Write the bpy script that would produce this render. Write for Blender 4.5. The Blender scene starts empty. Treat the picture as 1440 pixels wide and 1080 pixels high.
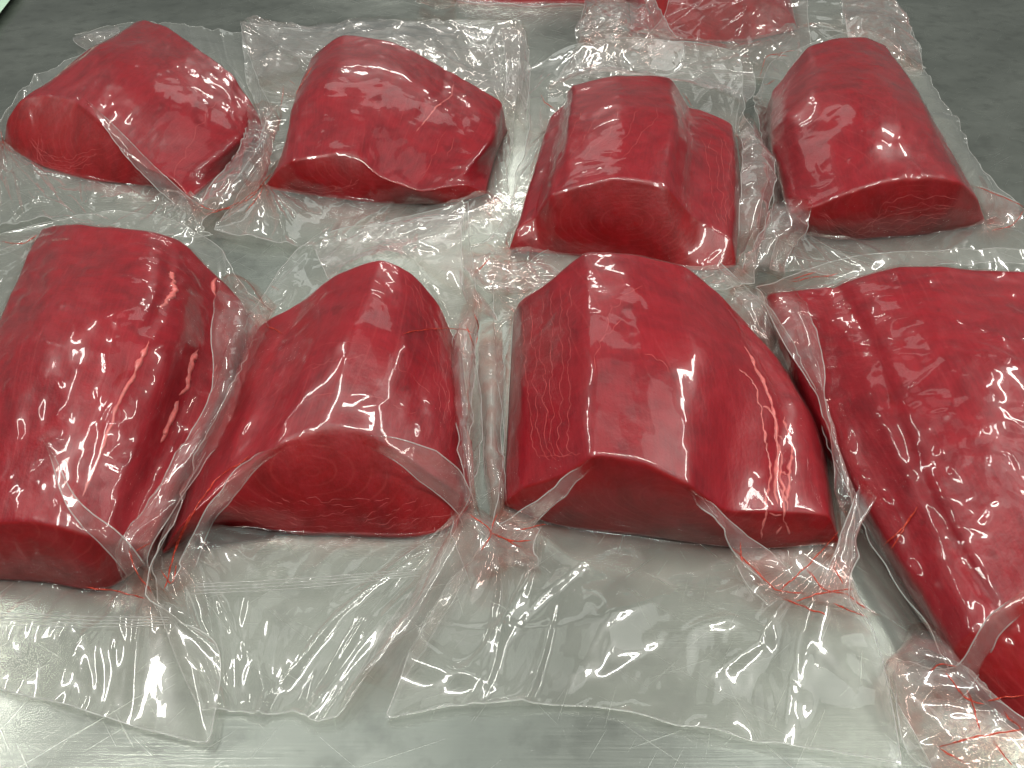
import bpy, math, random, time
import numpy as np
from mathutils import Vector

T0 = time.time()
# ------------------------------------------------------------------ camera
F_PX = 1090.0; PITCH = math.radians(41.5); CAM_H = 0.415
sc = bpy.context.scene
COL = sc.collection
cam_d = bpy.data.cameras.new('camera')
cam = bpy.data.objects.new('camera', cam_d); COL.objects.link(cam)
cam.location = (0, 0, CAM_H)
cam.rotation_euler = (math.pi/2 - PITCH, 0, 0)
cam_d.sensor_width = 36.0
cam_d.lens = 36.0 * F_PX / 1440.0
cam_d.clip_start = 0.01; cam_d.clip_end = 50
sc.camera = cam
# ------------------------------------------------------------------ world and lamps (indoor work room, ceiling tubes, added fill panels)
w = bpy.data.worlds.new('World'); sc.world = w; w.use_nodes = True
bg = w.node_tree.nodes['Background']
bg.inputs['Color'].default_value = (0.80, 0.86, 0.80, 1); bg.inputs['Strength'].default_value = 0.12
def lamp(name, loc, size, power, col=(1.0, 0.98, 0.92), aim=None):
    l = bpy.data.lights.new(name, 'AREA'); l.shape = 'RECTANGLE'
    l.size, l.size_y = size; l.energy = power; l.color = col
    o = bpy.data.objects.new(name, l); COL.objects.link(o); o.location = loc
    if aim is not None:
        o.rotation_euler = (Vector(aim) - Vector(loc)).to_track_quat('-Z', 'Y').to_euler()
    return o
lamp('ceiling_tube', (-0.95, 0.05, 1.95), (0.14, 1.2), 18)
lamp('ceiling_tube', (0.15, 0.0, 2.00), (1.2, 0.10), 18)
lamp('ceiling_tube', (1.25, 0.10, 1.95), (0.14, 1.2), 14)
lamp('ceiling_tube', (-2.0, 1.35, 1.95), (0.12, 1.2), 14)
lamp('ceiling_tube', (1.75, 1.45, 1.95), (0.12, 1.2), 16)
lamp('ceiling_tube', (-0.35, 4.4, 1.95), (1.2, 0.12), 14)
lamp('fill_panel', (-0.55, 1.20, 2.35), (1.3, 1.3), 2.7, (0.96, 1.0, 0.95))  # three added soft panels: broad sheen on the film, table brighter at left
lamp('fill_panel', (-0.40, 3.20, 2.35), (2.2, 1.0), 8.0, (0.96, 1.0, 0.95))
lamp('fill_panel', (1.00, 0.70, 2.35), (0.7, 1.1), 2.5, (0.96, 1.0, 0.95))
sc.view_settings.view_transform = 'Standard'
sc.view_settings.look = 'None'
sc.view_settings.exposure = 0.32
sc.view_settings.gamma = 1.0
sc.cycles.max_bounces = 24
sc.cycles.transparent_max_bounces = 32
sc.cycles.diffuse_bounces = 4
sc.cycles.glossy_bounces = 5
sc.cycles.caustics_reflective = False
sc.cycles.caustics_refractive = False

# ------------------------------------------------------------------ helpers
CP, SP = math.cos(PITCH), math.sin(PITCH)
def W(p):
    px, py, z = p[:3]
    a = (px-720.0)/F_PX; b = (540.0-py)/F_PX
    d = (a, CP + b*SP, -SP + b*CP)
    t = (z-CAM_H)/d[2]
    return np.array([d[0]*t, d[1]*t, z])
def WL(L): return np.array([W(p) for p in L])
def BELOW(px, py, z, dx=0.0, dy=0.0):
    q = W((px, py, z)); return np.array([q[0]+dx, q[1]+dy, 0.0])
def pt(p):
    return np.asarray(p, float) if isinstance(p, np.ndarray) else W(p)

def catmull(P, n, tension=0.5):
    """resample the control rows P (k, ...) to n rows with a Catmull-Rom spline, uniform in chord length"""
    P = np.asarray(P, float); k = len(P)
    flat = P.reshape(k, -1)
    d = np.sqrt(((flat[1:]-flat[:-1])**2).sum(1)) + 1e-6
    s = np.concatenate([[0], np.cumsum(d)]); s /= s[-1]
    t = np.linspace(0, 1, n) if np.isscalar(n) else np.asarray(n)
    i = np.clip(np.searchsorted(s, t, side='right')-1, 0, k-2)
    m = np.zeros_like(flat)
    m[0] = (flat[1]-flat[0])/(s[1]-s[0]); m[-1] = (flat[-1]-flat[-2])/(s[-1]-s[-2])
    for j in range(1, k-1):
        a = (flat[j]-flat[j-1])/(s[j]-s[j-1]); b = (flat[j+1]-flat[j])/(s[j+1]-s[j])
        ha, hb = s[j]-s[j-1], s[j+1]-s[j]
        m[j] = (a*hb + b*ha)/(ha+hb)
    h = (s[i+1]-s[i])[:, None]; x = ((t-s[i])[:, None]/h)
    h00 = 2*x**3-3*x**2+1; h10 = x**3-2*x**2+x; h01 = -2*x**3+3*x**2; h11 = x**3-x**2
    r = h00*flat[i] + h10*h*m[i] + h01*flat[i+1] + h11*h*m[i+1]
    return r.reshape((len(t),)+P.shape[1:])
def polyline(P, n): return catmull(P, n)

def vnoise(x, y, seed=0):
    """smooth 2-D value noise in [-1,1]"""
    rs = np.random.RandomState(seed); T = rs.rand(64, 64)*2-1
    xi = np.floor(x).astype(int); yi = np.floor(y).astype(int)
    fx = x-xi; fy = y-yi
    fx = fx*fx*(3-2*fx); fy = fy*fy*(3-2*fy)
    a = T[xi % 64, yi % 64]; b = T[(xi+1) % 64, yi % 64]; c = T[xi % 64, (yi+1) % 64]; d = T[(xi+1) % 64, (yi+1) % 64]
    return (a*(1-fx)+b*fx)*(1-fy) + (c*(1-fx)+d*fx)*fy
def fbm(x, y, seed=0, o=3):
    r = 0; a = 1; tot = 0
    for k in range(o):
        r = r + a*vnoise(x*2**k+7.3*k, y*2**k+3.1*k, seed+k); tot += a; a *= .5
    return r/tot

def grid_normals(P):
    du = np.zeros_like(P); dv = np.zeros_like(P)
    du[:, 1:-1] = P[:, 2:]-P[:, :-2]; du[:, 0] = P[:, 1]-P[:, 0]; du[:, -1] = P[:, -1]-P[:, -2]
    dv[1:-1] = P[2:]-P[:-2]; dv[0] = P[1]-P[0]; dv[-1] = P[-1]-P[-2]
    n = np.cross(dv, du); l = np.sqrt((n**2).sum(-1, keepdims=True))+1e-12
    return n/l
def lap(P):
    Q = P.copy()
    Q[1:-1, 1:-1] = (P[:-2, 1:-1]+P[2:, 1:-1]+P[1:-1, :-2]+P[1:-1, 2:])/4
    Q[0, 1:-1] = (P[0, :-2]+P[0, 2:])/2; Q[-1, 1:-1] = (P[-1, :-2]+P[-1, 2:])/2
    Q[1:-1, 0] = (P[:-2, 0]+P[2:, 0])/2; Q[1:-1, -1] = (P[:-2, -1]+P[2:, -1])/2
    return Q

def tag(o, label=None, cat=None, group=None, kind=None):
    if label: o['label'] = label
    if cat: o['category'] = cat
    if group: o['group'] = group
    if kind: o['kind'] = kind
    return o
def link(name, me, parent=None):
    o = bpy.data.objects.new(name, me); COL.objects.link(o)
    if parent is not None: o.parent = parent; o.matrix_parent_inverse = Vector((0, 0, 0)) and parent.matrix_world.inverted() if False else o.matrix_parent_inverse
    return o
def make_mesh(name, V, Fq, mats, parent=None, origin=None, mat_idx=None, attrs=None, uv=None, smooth=True):
    me = bpy.data.meshes.new(name)
    V = np.asarray(V, float).reshape(-1, 3)
    if origin is not None: V = V - np.asarray(origin)
    me.from_pydata(V.tolist(), [], [list(map(int, f)) for f in Fq])
    for m in mats: me.materials.append(m)
    if mat_idx is not None: me.polygons.foreach_set('material_index', np.asarray(mat_idx, dtype=np.int32))
    if smooth: me.polygons.foreach_set('use_smooth', np.ones(len(me.polygons), dtype=bool))
    if attrs:
        for k, a in attrs.items():
            at = me.attributes.new(k, 'FLOAT', 'POINT'); at.data.foreach_set('value', np.asarray(a, dtype=np.float32).ravel())
    if uv is not None:
        l = me.uv_layers.new(name='UVMap'); vi = np.zeros(len(me.loops), dtype=np.int32); me.loops.foreach_get('vertex_index', vi)
        l.data.foreach_set('uv', np.asarray(uv, dtype=np.float32).reshape(-1, 2)[vi].ravel())
    me.update()
    return link(name, me, parent)
def grid_faces(R, C, off=0):
    i, j = np.meshgrid(np.arange(R-1), np.arange(C-1), indexing='ij')
    a = (i*C+j).ravel()+off
    return np.stack([a, a+C, a+C+1, a+1], 1)

def tube(path, radius, nseg=6, closed_ends=True):
    """tapered tube; path (n,3), radius (n,) or float -> verts, faces"""
    path = np.asarray(path, float); n = len(path)
    r = np.full(n, radius) if np.isscalar(radius) else np.asarray(radius)
    t = np.gradient(path, axis=0); t /= np.linalg.norm(t, axis=1, keepdims=True)+1e-12
    up = np.array([0, 0, 1.0]); V = []
    for k in range(n):
        a = np.cross(t[k], up)
        if np.linalg.norm(a) < 1e-3: a = np.cross(t[k], [1, 0, 0])
        a /= np.linalg.norm(a); b = np.cross(a, t[k])
        for s in range(nseg):
            th = 2*math.pi*s/nseg
            V.append(path[k] + r[k]*(a*math.cos(th)+b*math.sin(th)))
    Fc = []
    for k in range(n-1):
        for s in range(nseg):
            s2 = (s+1) % nseg
            Fc.append([k*nseg+s, (k+1)*nseg+s, (k+1)*nseg+s2, k*nseg+s2])
    if closed_ends:
        Fc.append(list(range(nseg))); Fc.append([(n-1)*nseg+s for s in reversed(range(nseg))])
    return np.array(V), Fc

# ------------------------------------------------------------------ materials
class NT:
    def __init__(s, name):
        s.m = bpy.data.materials.new(name); s.m.use_nodes = True; s.t = s.m.node_tree; s.t.nodes.clear()
        s.out = s.t.nodes.new('ShaderNodeOutputMaterial')
    def n(s, typ, ins=None, **kw):
        nd = s.t.nodes.new(typ)
        for k, v in kw.items(): setattr(nd, k, v)
        for k, v in (ins or {}).items():
            i = nd.inputs[k]
            if isinstance(v, bpy.types.NodeSocket): s.t.links.new(v, i)
            else: i.default_value = v
        return nd
    def math(s, op, a, b=None, c=None, clamp=False):
        d = {0: a}
        if b is not None: d[1] = b
        if c is not None: d[2] = c
        return s.n('ShaderNodeMath', d, operation=op, use_clamp=clamp).outputs[0]
    def mix(s, f, a, b, blend='MIX'):
        nd = s.n('ShaderNodeMix', {}, data_type='RGBA', blend_type=blend)
        for idx, v in ((0, f), (6, a), (7, b)):
            if isinstance(v, bpy.types.NodeSocket): s.t.links.new(v, nd.inputs[idx])
            else: nd.inputs[idx].default_value = v
        return nd.outputs[2]
    def ramp(s, f, stops):
        nd = s.n('ShaderNodeValToRGB', {0: f}); e = nd.color_ramp.elements
        while len(e) < len(stops): e.new(0.5)
        for k, (p, c) in enumerate(stops):
            e[k].position = p; e[k].color = (c, c, c, 1) if np.isscalar(c) else tuple(c)+(1,)
        return nd.outputs[0]
    def mapping(s, v, scale=(1, 1, 1), rot=(0, 0, 0), loc=(0, 0, 0)):
        return s.n('ShaderNodeMapping', {'Vector': v, 'Scale': scale, 'Rotation': rot, 'Location': loc}).outputs[0]
    def noise(s, v, scale, detail=3, rough=.55, dist=0.0):
        return s.n('ShaderNodeTexNoise', {'Vector': v, 'Scale': scale, 'Detail': detail, 'Roughness': rough, 'Distortion': dist}).outputs[0]
    def done(s, sh):
        s.t.links.new(sh, s.out.inputs['Surface']); return s.m

def mat_film(name, haze=0.10, tint=(0.93, 0.94, 0.91), bump=0.25):
    t = NT(name)
    obj = t.n('ShaderNodeTexCoord').outputs['Object']
    hz = t.n('ShaderNodeAttribute', attribute_name='haze').outputs['Fac']
    n1 = t.noise(obj, 140, 3, .6, .6); n2 = t.noise(obj, 38, 2, .5, 1.0)
    h = t.math('ADD', t.math('MULTIPLY', n1, .10), t.math('MULTIPLY', n2, 1.0))
    bp = t.n('ShaderNodeBump', {'Height': h, 'Strength': bump, 'Distance': 0.0022}).outputs[0]
    st = t.n('ShaderNodeAttribute', attribute_name='stain_and_glow').outputs['Fac']
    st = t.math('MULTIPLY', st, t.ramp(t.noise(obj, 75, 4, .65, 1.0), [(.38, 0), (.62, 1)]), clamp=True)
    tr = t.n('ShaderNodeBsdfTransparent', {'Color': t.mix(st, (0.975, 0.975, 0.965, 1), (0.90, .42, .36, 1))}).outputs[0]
    g1 = t.n('ShaderNodeBsdfGlossy', {'Color': (1, 1, 1, 1), 'Roughness': 0.05, 'Normal': bp}).outputs[0]
    g2 = t.n('ShaderNodeBsdfGlossy', {'Color': (1, 1, 1, 1), 'Roughness': 0.24, 'Normal': bp}).outputs[0]
    gl = t.n('ShaderNodeMixShader', {0: .35, 1: g1, 2: g2}).outputs[0]
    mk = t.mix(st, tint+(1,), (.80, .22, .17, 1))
    df = t.n('ShaderNodeBsdfDiffuse', {'Color': mk}).outputs[0]
    tl = t.n('ShaderNodeBsdfTranslucent', {'Color': mk}).outputs[0]
    milk = t.n('ShaderNodeMixShader', {0: 0.5, 1: df, 2: tl}).outputs[0]
    cloud = t.math('MULTIPLY', t.ramp(t.noise(obj, 20, 4, .6, .8), [(.25, .35), (.75, 1)]), 1.45)
    lw = t.n('ShaderNodeLayerWeight', {'Blend': 0.35}).outputs['Facing']
    hf = t.math('MULTIPLY', t.math('MULTIPLY', hz, haze), cloud)
    hf = t.math('ADD', hf, t.math('MULTIPLY', t.math('MULTIPLY', t.math('POWER', lw, 3.0), t.math('MAXIMUM', hz, 0.0)), .35), clamp=True)
    hf = t.math('MAXIMUM', hf, 0.0)
    base = t.n('ShaderNodeMixShader', {0: hf, 1: tr, 2: milk}).outputs[0]
    fr = t.n('ShaderNodeFresnel', {'IOR': 1.5, 'Normal': bp}).outputs[0]
    fr = t.math('MULTIPLY', fr, t.math('MULTIPLY_ADD', hz, .85, .85), clamp=True)
    # back faces: same reflectance as the front ones
    geo = t.n('ShaderNodeNewGeometry').outputs['Backfacing']
    fr = t.math('MULTIPLY', fr, t.math('ADD', hz, 1.0, clamp=True))
    fr = t.math('MINIMUM', fr, t.math('MULTIPLY_ADD', geo, -0.75, 0.9))
    return t.done(t.n('ShaderNodeMixShader', {0: fr, 1: base, 2: gl}).outputs[0])

def mat_meat(name, seed, cut=False, base=(0.275, 0.0032, 0.0110), light=(0.41, 0.019, 0.033), dark=(0.155, 0.0014, 0.0068)):
    t = NT(name)
    uv = t.n('ShaderNodeTexCoord').outputs['UV']          # metres across / along
    uv = t.mapping(uv, loc=(seed*1.37, seed*0.71, seed*0.3) if not cut else (0, 0, 0))
    n_big = t.noise(uv, 22, 4, .65, 1.2); n_mid = t.noise(uv, 60, 4, .6, .4)
    c = t.mix(t.ramp(n_big, [(.27, 0), (.62, 1)]), (dark if not cut else (.165, .0005, .0016))+(1,), (base if not cut else (.285, .0010, .0030))+(1,))
    c = t.mix(t.math('MULTIPLY', t.ramp(n_mid, [(.45, 0), (.78, 1)]), .36), c, light+(1,))
    if not cut:
        fib = t.noise(t.mapping(uv, scale=(1, .09, 1), rot=(0, 0, .12)), 520, 2, .6)
        c = t.mix(t.math('MULTIPLY', t.ramp(fib, [(.42, 0), (.66, 1)]), .20), c, light+(1,))
        # muscle seams: thin pale wavering lines
        wv = t.n('ShaderNodeTexWave', {'Vector': t.mapping(uv, rot=(0, 0, 0.45+0.5*math.sin(seed*2.1)), scale=(1, .55, 1)), 'Scale': 23.0,
                 'Distortion': 8.0, 'Detail': 2.0, 'Detail Scale': .35}, wave_type='BANDS').outputs['Fac']
        line = t.ramp(wv, [(.975, 0), (.998, 1)])
        mask = t.ramp(t.noise(uv, 14, 2, .5), [(.44, 0), (.62, 1)])
        c = t.mix(t.math('MULTIPLY', t.math('MULTIPLY', line, mask), .10), c, (0.60, 0.11, 0.11, 1))
        sp = t.ramp(t.noise(uv, 48, 2, .4, .8), [(.70, 0), (.76, 1)])
        c = t.mix(t.math('MULTIPLY', sp, .4), c, (0.11, 0.001, 0.004, 1))
    else:
        sep = t.n('ShaderNodeSeparateXYZ', {0: uv}); x = sep.outputs[0]; y = sep.outputs[1]
        wob = t.math('MULTIPLY', t.math('SUBTRACT', t.noise(uv, 30, 2, .5), .5), .010)
        yy = t.math('MULTIPLY', t.math('SUBTRACT', y, .040), 2.1)
        r = t.math('SQRT', t.math('ADD', t.math('MULTIPLY', x, x), t.math('MULTIPLY', yy, yy)))
        r = t.math('ADD', r, wob)
        ph = t.math('FRACT', t.math('MULTIPLY', r, 105.0 + 9*math.sin(seed)))
        tri = t.math('ABSOLUTE', t.math('SUBTRACT', ph, .5))
        line = t.ramp(tri, [(.0, 1), (.055, .6), (.12, 0)])
        mask = t.ramp(t.noise(uv, 26, 2, .5), [(.38, 0), (.60, 1)])
        c = t.mix(t.math('MULTIPLY', t.math('MULTIPLY', line, mask), .17), c, (0.52, 0.08, 0.07, 1))
        fib = t.noise(uv, 420, 2, .6)
        c = t.mix(t.math('MULTIPLY', t.ramp(fib, [(.5, 0), (.8, 1)]), .2), c, light+(1,))
    bh = t.math('ADD', t.noise(uv, 90, 3, .6), t.math('MULTIPLY', t.noise(uv, 420, 3), .35))
    bp = t.n('ShaderNodeBump', {'Height': bh, 'Strength': .35, 'Distance': .0015}).outputs[0]
    p = t.n('ShaderNodeBsdfPrincipled', {'Base Color': c, 'Roughness': .42, 'IOR': 1.38, 'Normal': bp,
            'Subsurface Weight': .35, 'Subsurface Radius': (1.0, .10, .08), 'Subsurface Scale': .006})
    return t.done(p.outputs[0])

def mat_simple(name, col, rough=.4, sss=0.0, coat=0.0, nscale=200, var=.25):
    t = NT(name); obj = t.n('ShaderNodeTexCoord').outputs['Object']
    n = t.noise(obj, nscale, 3)
    c = t.mix(t.ramp(n, [(.3, 0), (.7, 1)]), tuple(x*(1-var) for x in col)+(1,), tuple(min(1, x*(1+var)) for x in col)+(1,))
    bp = t.n('ShaderNodeBump', {'Height': n, 'Strength': .3, 'Distance': .001}).outputs[0]
    p = t.n('ShaderNodeBsdfPrincipled', {'Base Color': c, 'Roughness': rough, 'Normal': bp, 'Subsurface Weight': sss, 'Coat Weight': coat,
         'Subsurface Radius': (1, .3, .2), 'Subsurface Scale': .004})
    return t.done(p.outputs[0])

def mat_juice():
    t = NT('meat_juice'); obj = t.n('ShaderNodeTexCoord').outputs['Object']
    n = t.noise(obj, 260, 2)
    p = t.n('ShaderNodeBsdfPrincipled', {'Base Color': (0.66, 0.085, 0.05, 1), 'Roughness': .12}).outputs[0]
    tr = t.n('ShaderNodeBsdfTransparent', {'Color': (.95, .55, .5, 1)}).outputs[0]
    return t.done(t.n('ShaderNodeMixShader', {0: t.ramp(n, [(.35, .25), (.65, .8)]), 1: tr, 2: p}).outputs[0])

def mat_steel():
    t = NT('brushed_steel'); obj = t.n('ShaderNodeTexCoord').outputs['Object']
    def scratch(rot, sc_, dens, seed, ln=.012):
        v = t.mapping(obj, scale=(1, ln, 1), rot=(0, 0, rot), loc=(seed, seed*.7, 0))
        v2 = t.mapping(t.mapping(obj, rot=(0, 0, rot)), scale=(1, ln, 1), loc=(seed, seed*.7, 0))
        return t.ramp(t.noise(v2, sc_, 2, .6), [(dens, 0), (min(dens+.06, .98), 1)])
    brush = t.noise(t.mapping(obj, scale=(.02, 1, 1)), 900, 3, .65)
    cloud = t.noise(obj, 7, 4, .6); fine = t.noise(obj, 40, 4, .6)
    s = None
    for k, (rot, sc_, d) in enumerate([(.9, 620, .69), (-.75, 580, .70), (.35, 700, .71), (1.25, 650, .70), (-.3, 720, .71), (2.2, 530, .69), (.6, 800, .69), (-1.1, 760, .70)]):
        q = scratch(rot, sc_, d, k*3.3)
        s = q if s is None else t.math('MAXIMUM', s, q)
    rough = t.math('ADD', t.math('MULTIPLY_ADD', cloud, .14, .11), t.math('MULTIPLY', brush, .12))
    rough = t.math('ADD', rough, t.math('MULTIPLY', s, .08))
    c = t.mix(t.ramp(cloud, [(.3, 0), (.7, 1)]), (0.35, 0.375, 0.34, 1), (0.52, 0.55, 0.50, 1))
    c = t.mix(t.math('MULTIPLY', t.ramp(fine, [(.5, 0), (.75, 1)]), .5), c, (0.18, 0.19, 0.175, 1))
    c = t.mix(t.math('MULTIPLY', s, .16), c, (0.56, 0.58, 0.54, 1))
    h = t.math('ADD', t.math('MULTIPLY', brush, .5), t.math('MULTIPLY', s, .12))
    bp = t.n('ShaderNodeBump', {'Height': h, 'Strength': .22, 'Distance': .0006}).outputs[0]
    p = t.n('ShaderNodeBsdfPrincipled', {'Base Color': c, 'Metallic': .88, 'Roughness': rough, 'Normal': bp}).outputs[0]
    return t.done(p)

M_FILM = mat_film('vacuum_film', haze=0.135, bump=.12, tint=(0.93, 0.95, 0.885))
M_FOLD = mat_film('vacuum_film_fold', haze=0.18, tint=(0.96, 0.92, 0.90), bump=.2)
M_EDGE = mat_film('film_edge', haze=0.6, tint=(0.95, 0.96, 0.94), bump=.1)
M_JUICE = mat_juice()
M_SINEW = mat_simple('sinew', (0.60, 0.14, 0.13), .35, .2)
M_STEEL = mat_steel()
M_MINT = mat_simple('mint_board', (0.55, 0.78, 0.60), .5, nscale=60, var=.08)
M_CREAM = mat_simple('cream_film', (0.72, 0.68, 0.58), .35, nscale=80, var=.2)

# ------------------------------------------------------------------ table
def box(name, x0, x1, y0, y1, z0, z1, mat, parent=None, bevel=0.002):
    V = [(x, y, z) for z in (z0, z1) for y in (y0, y1) for x in (x0, x1)]
    Fq = [(0, 2, 3, 1), (4, 5, 7, 6), (0, 1, 5, 4), (2, 6, 7, 3), (0, 4, 6, 2), (1, 3, 7, 5)]
    o = make_mesh(name, V, Fq, [mat], parent, smooth=False)
    b = o.modifiers.new('bevel', 'BEVEL'); b.width = bevel; b.segments = 2
    return o
table = bpy.data.objects.new('steel_table', None); COL.objects.link(table); table.location = (0, 0.9, -0.9)
tag(table, 'brushed stainless steel work table under all the packs, scratched and streaked', 'table')
tt = box('table_top', -1.25, 1.25, -1.1, 1.35, .86, .90, M_STEEL, table)
for sx in (-1.15, 1.15):
    for sy in (-1.0, 1.25):
        box('leg', sx-.02, sx+.02, sy-.02, sy+.02, 0, .855, M_STEEL, table)

# ------------------------------------------------------------------ loins
def section_grid(S, nu, nv):
    """S: stations (back->front) of K control points"""
    S = [list(r) for r in S]
    S[-1] = [p if isinstance(p, np.ndarray) or p[2] < .02 else (p[0], p[1], p[2]*.82) for p in S[-1]]
    ctrl = np.array([[pt(p) for p in row] for row in S])       # (ns,K,3)
    def lin(r, n):
        d = np.linalg.norm(np.diff(r, axis=0), axis=1)+1e-6; q = np.concatenate([[0], np.cumsum(d)]); q /= q[-1]; t = np.linspace(0, 1, n)
        return np.stack([np.interp(t, q, r[:, k]) for k in range(3)], 1)
    rows = np.array([catmull(r, nu)*.30 + lin(r, nu)*.70 for r in ctrl])
    g = catmull(rows, nv)
    g[..., 2] = np.maximum(g[..., 2], 0.0)
    return g
def cap_rows(edge, base, n, bulge=0.0, outdir=None):
    out = []
    for k in range(1, n+1):
        s = k/n
        r = edge*(1-s) + base*s
        if bulge and outdir is not None:
            zfrac = np.clip(edge[:, 2:3]/.05, 0, 1)
            r = r + outdir*bulge*math.sin(math.pi*min(1, s*1.0))*zfrac
        out.append(r)
    return np.array(out)

PACKS = {}
def build_pack(spec):
    name = spec['id']; rs = np.random.RandomState(spec['seed'])
    nu = spec.get('nu', 84); nv = spec.get('nv', 90); nf = 26; nb = 12
    z0 = spec.get('z0', 0.002)
    G = section_grid(spec['S'], nu, nv)
    fb = polyline([pt(p) for p in spec['front']], nu); bb = polyline([pt(p) for p in spec['back']], nu)
    fb[0] = G[-1, 0]; fb[-1] = G[-1, -1]; bb[0] = G[0, 0]; bb[-1] = G[0, -1]
    fdir = fb.mean(0)-bb.mean(0); fdir[2] = 0; fdir /= np.linalg.norm(fdir)
    FC = cap_rows(G[-1], fb, nf, spec.get('bulge', .004), fdir)
    BC = cap_rows(G[0], bb, nb, .004, -fdir)[::-1]
    A = np.concatenate([BC, G, FC], 0)
    kind = np.concatenate([np.full(nb, 0), np.full(nv, 1), np.full(nf, 2)])
    # soften edges a little, then add flesh unevenness
    keep = A.copy()
    for _ in range(spec.get('round', 2)): A = A*.5 + lap(A)*.5
    A[:, 0] = keep[:, 0]; A[:, -1] = keep[:, -1]; A[0] = keep[0]; A[-1] = keep[-1]
    N = grid_normals(A)
    su = np.concatenate([[0], np.cumsum(np.linalg.norm(np.diff(A[nb+nv//2], axis=0), axis=1))])
    sv = np.concatenate([[0], np.cumsum(np.linalg.norm(np.diff(A[:, nu//2], axis=0), axis=1))])
    UU, VV = np.meshgrid(su, sv)
    edgew = np.minimum(1, np.minimum(np.arange(nu), np.arange(nu)[::-1])/6.0)[None, :]
    rw = np.ones(len(A)); rw[:4] = np.linspace(0, 1, 4); rw[-6:] = np.linspace(1, 0, 6)
    amp = np.where(kind == 1, 1.0, .3)[:, None]*edgew*rw[:, None]
    D = (fbm(UU/.05, VV/.06, spec['seed'], 2)*.0022 + fbm(UU/.016, VV/.022, spec['seed']+9, 3)*.0009)*amp
    for (cu, cv, r1, r2, dep) in spec.get('dents', []):
        D += -dep*np.exp(-((UU/su[-1]-cu)/r1)**2 - ((VV/sv[-1]-cv)/r2)**2)*edgew
    for (u0, v0, u1, v1, wd, dep) in spec.get('grooves', []):
        t_ = np.clip((VV/sv[-1]-v0)/(v1-v0), 0, 1); cu = u0+(u1-u0)*t_ + .012*np.sin(t_*9+spec['seed'])
        on = np.clip((VV/sv[-1]-v0)*12, 0, 1)*np.clip((v1-VV/sv[-1])*12, 0, 1)
        D += -dep*np.exp(-((UU/su[-1]-cu)/wd)**2)*on
    A = A + N*D[..., None]
    A[..., 2] = np.maximum(A[..., 2], 0)
    A[..., 2] += z0
    origin = A.reshape(-1, 3).mean(0); origin[2] = 0
    root = bpy.data.objects.new('vacuum_packed_tuna', None); COL.objects.link(root); root.location = origin.tolist()
    tag(root, spec['label'], 'tuna pack', 'vacuum packed tuna loins on the steel table')
    R, C = A.shape[:2]
    Fq = grid_faces(R, C).tolist()
    mi = np.zeros((R-1, C-1), int); mi[nb+nv-1:] = 1; mi[:nb] = 1
    loop = [j for j in range(C)] + [i*C+C-1 for i in range(1, R)] + [(R-1)*C+j for j in range(C-2, -1, -1)] + [i*C for i in range(R-2, 0, -1)]
    # drop duplicate positions at the cap corners
    Fq.append(loop)
    uv = np.stack([UU, VV], -1)
    mid = fb[nu//2]
    lat = fb[-1]-fb[0]; lat /= np.linalg.norm(lat)
    uvc = np.stack([((A-mid)*lat).sum(-1) + spec.get('ring_x', 0), A[..., 2]+spec.get('ring_y', 0)], -1)
    uv[nb+nv:] = uvc[nb+nv:]; uv[:nb] = uvc[:nb]
    # the last body row belongs to both surfaces: duplicate it so each keeps its own coordinates
    Vt = A.reshape(-1, 3); uvf = uv.reshape(-1, 2)
    me_o = make_mesh('tuna_loin', Vt, Fq, [mat_meat('tuna_flesh_'+name, spec['seed'], False, **spec.get('col', {})), mat_meat('tuna_cut_'+name, spec['seed'], True, **spec.get('col', {}))],
                     root, origin, np.concatenate([mi.ravel(), [0]]), uv=uvf)
    l = me_o.data.uv_layers[0]
    # loops of cut faces that touch the last body row
    li = np.zeros(len(me_o.data.loops), dtype=np.int32); me_o.data.loops.foreach_get('vertex_index', li)
    buf = np.zeros(len(li)*2, dtype=np.float32); l.data.foreach_get('uv', buf); buf = buf.reshape(-1, 2)
    faces_cut = mi.ravel() == 1
    lc = np.repeat(faces_cut, 4); m = np.zeros(len(li), bool); m[:len(lc)] = lc
    buf[m] = uvc.reshape(-1, 2)[li[m]]; l.data.foreach_set('uv', buf.ravel())
    Nn = grid_normals(A)
    P = dict(spec=spec, root=root, loin=me_o, A=A, N=Nn, nb=nb, nv=nv, nf=nf, nu=nu, origin=origin, su=su, sv=sv, z0=z0, rs=rs)
    # sinews: pale connective strips lying in the flesh
    for path in spec.get('sinew', []):
        q = catmull(np.array([[u, v, r] for u, v, r in path]), 70)
        wob = fbm(np.linspace(0, 14, 70), np.zeros(70), spec['seed']+len(path), 3)
        uu = np.clip(q[:, 0]+wob*.006, 0, 1)*(C-1); vv = np.clip(q[:, 1], 0, 1)*(R-1)
        i0 = np.clip(vv.astype(int), 0, R-2); j0 = np.clip(uu.astype(int), 0, C-2); fi = (vv-i0)[:, None]; fj = (uu-j0)[:, None]
        bl = lambda X: (X[i0, j0]*(1-fi)+X[i0+1, j0]*fi)*(1-fj)+(X[i0, j0+1]*(1-fi)+X[i0+1, j0+1]*fi)*fj
        pth = bl(A)-bl(Nn)*.0004
        rad = q[:, 2]*(.75+.5*fbm(np.linspace(0, 30, 70), np.ones(70), spec['seed']+3, 2))
        rad *= np.minimum(1, np.minimum(np.arange(70), np.arange(70)[::-1])/8+.15)
        V, Fc = tube(pth, rad, 8)
        make_mesh('sinew', V, Fc, [M_SINEW], me_o, origin)
    PACKS[name] = P
    return P

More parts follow.
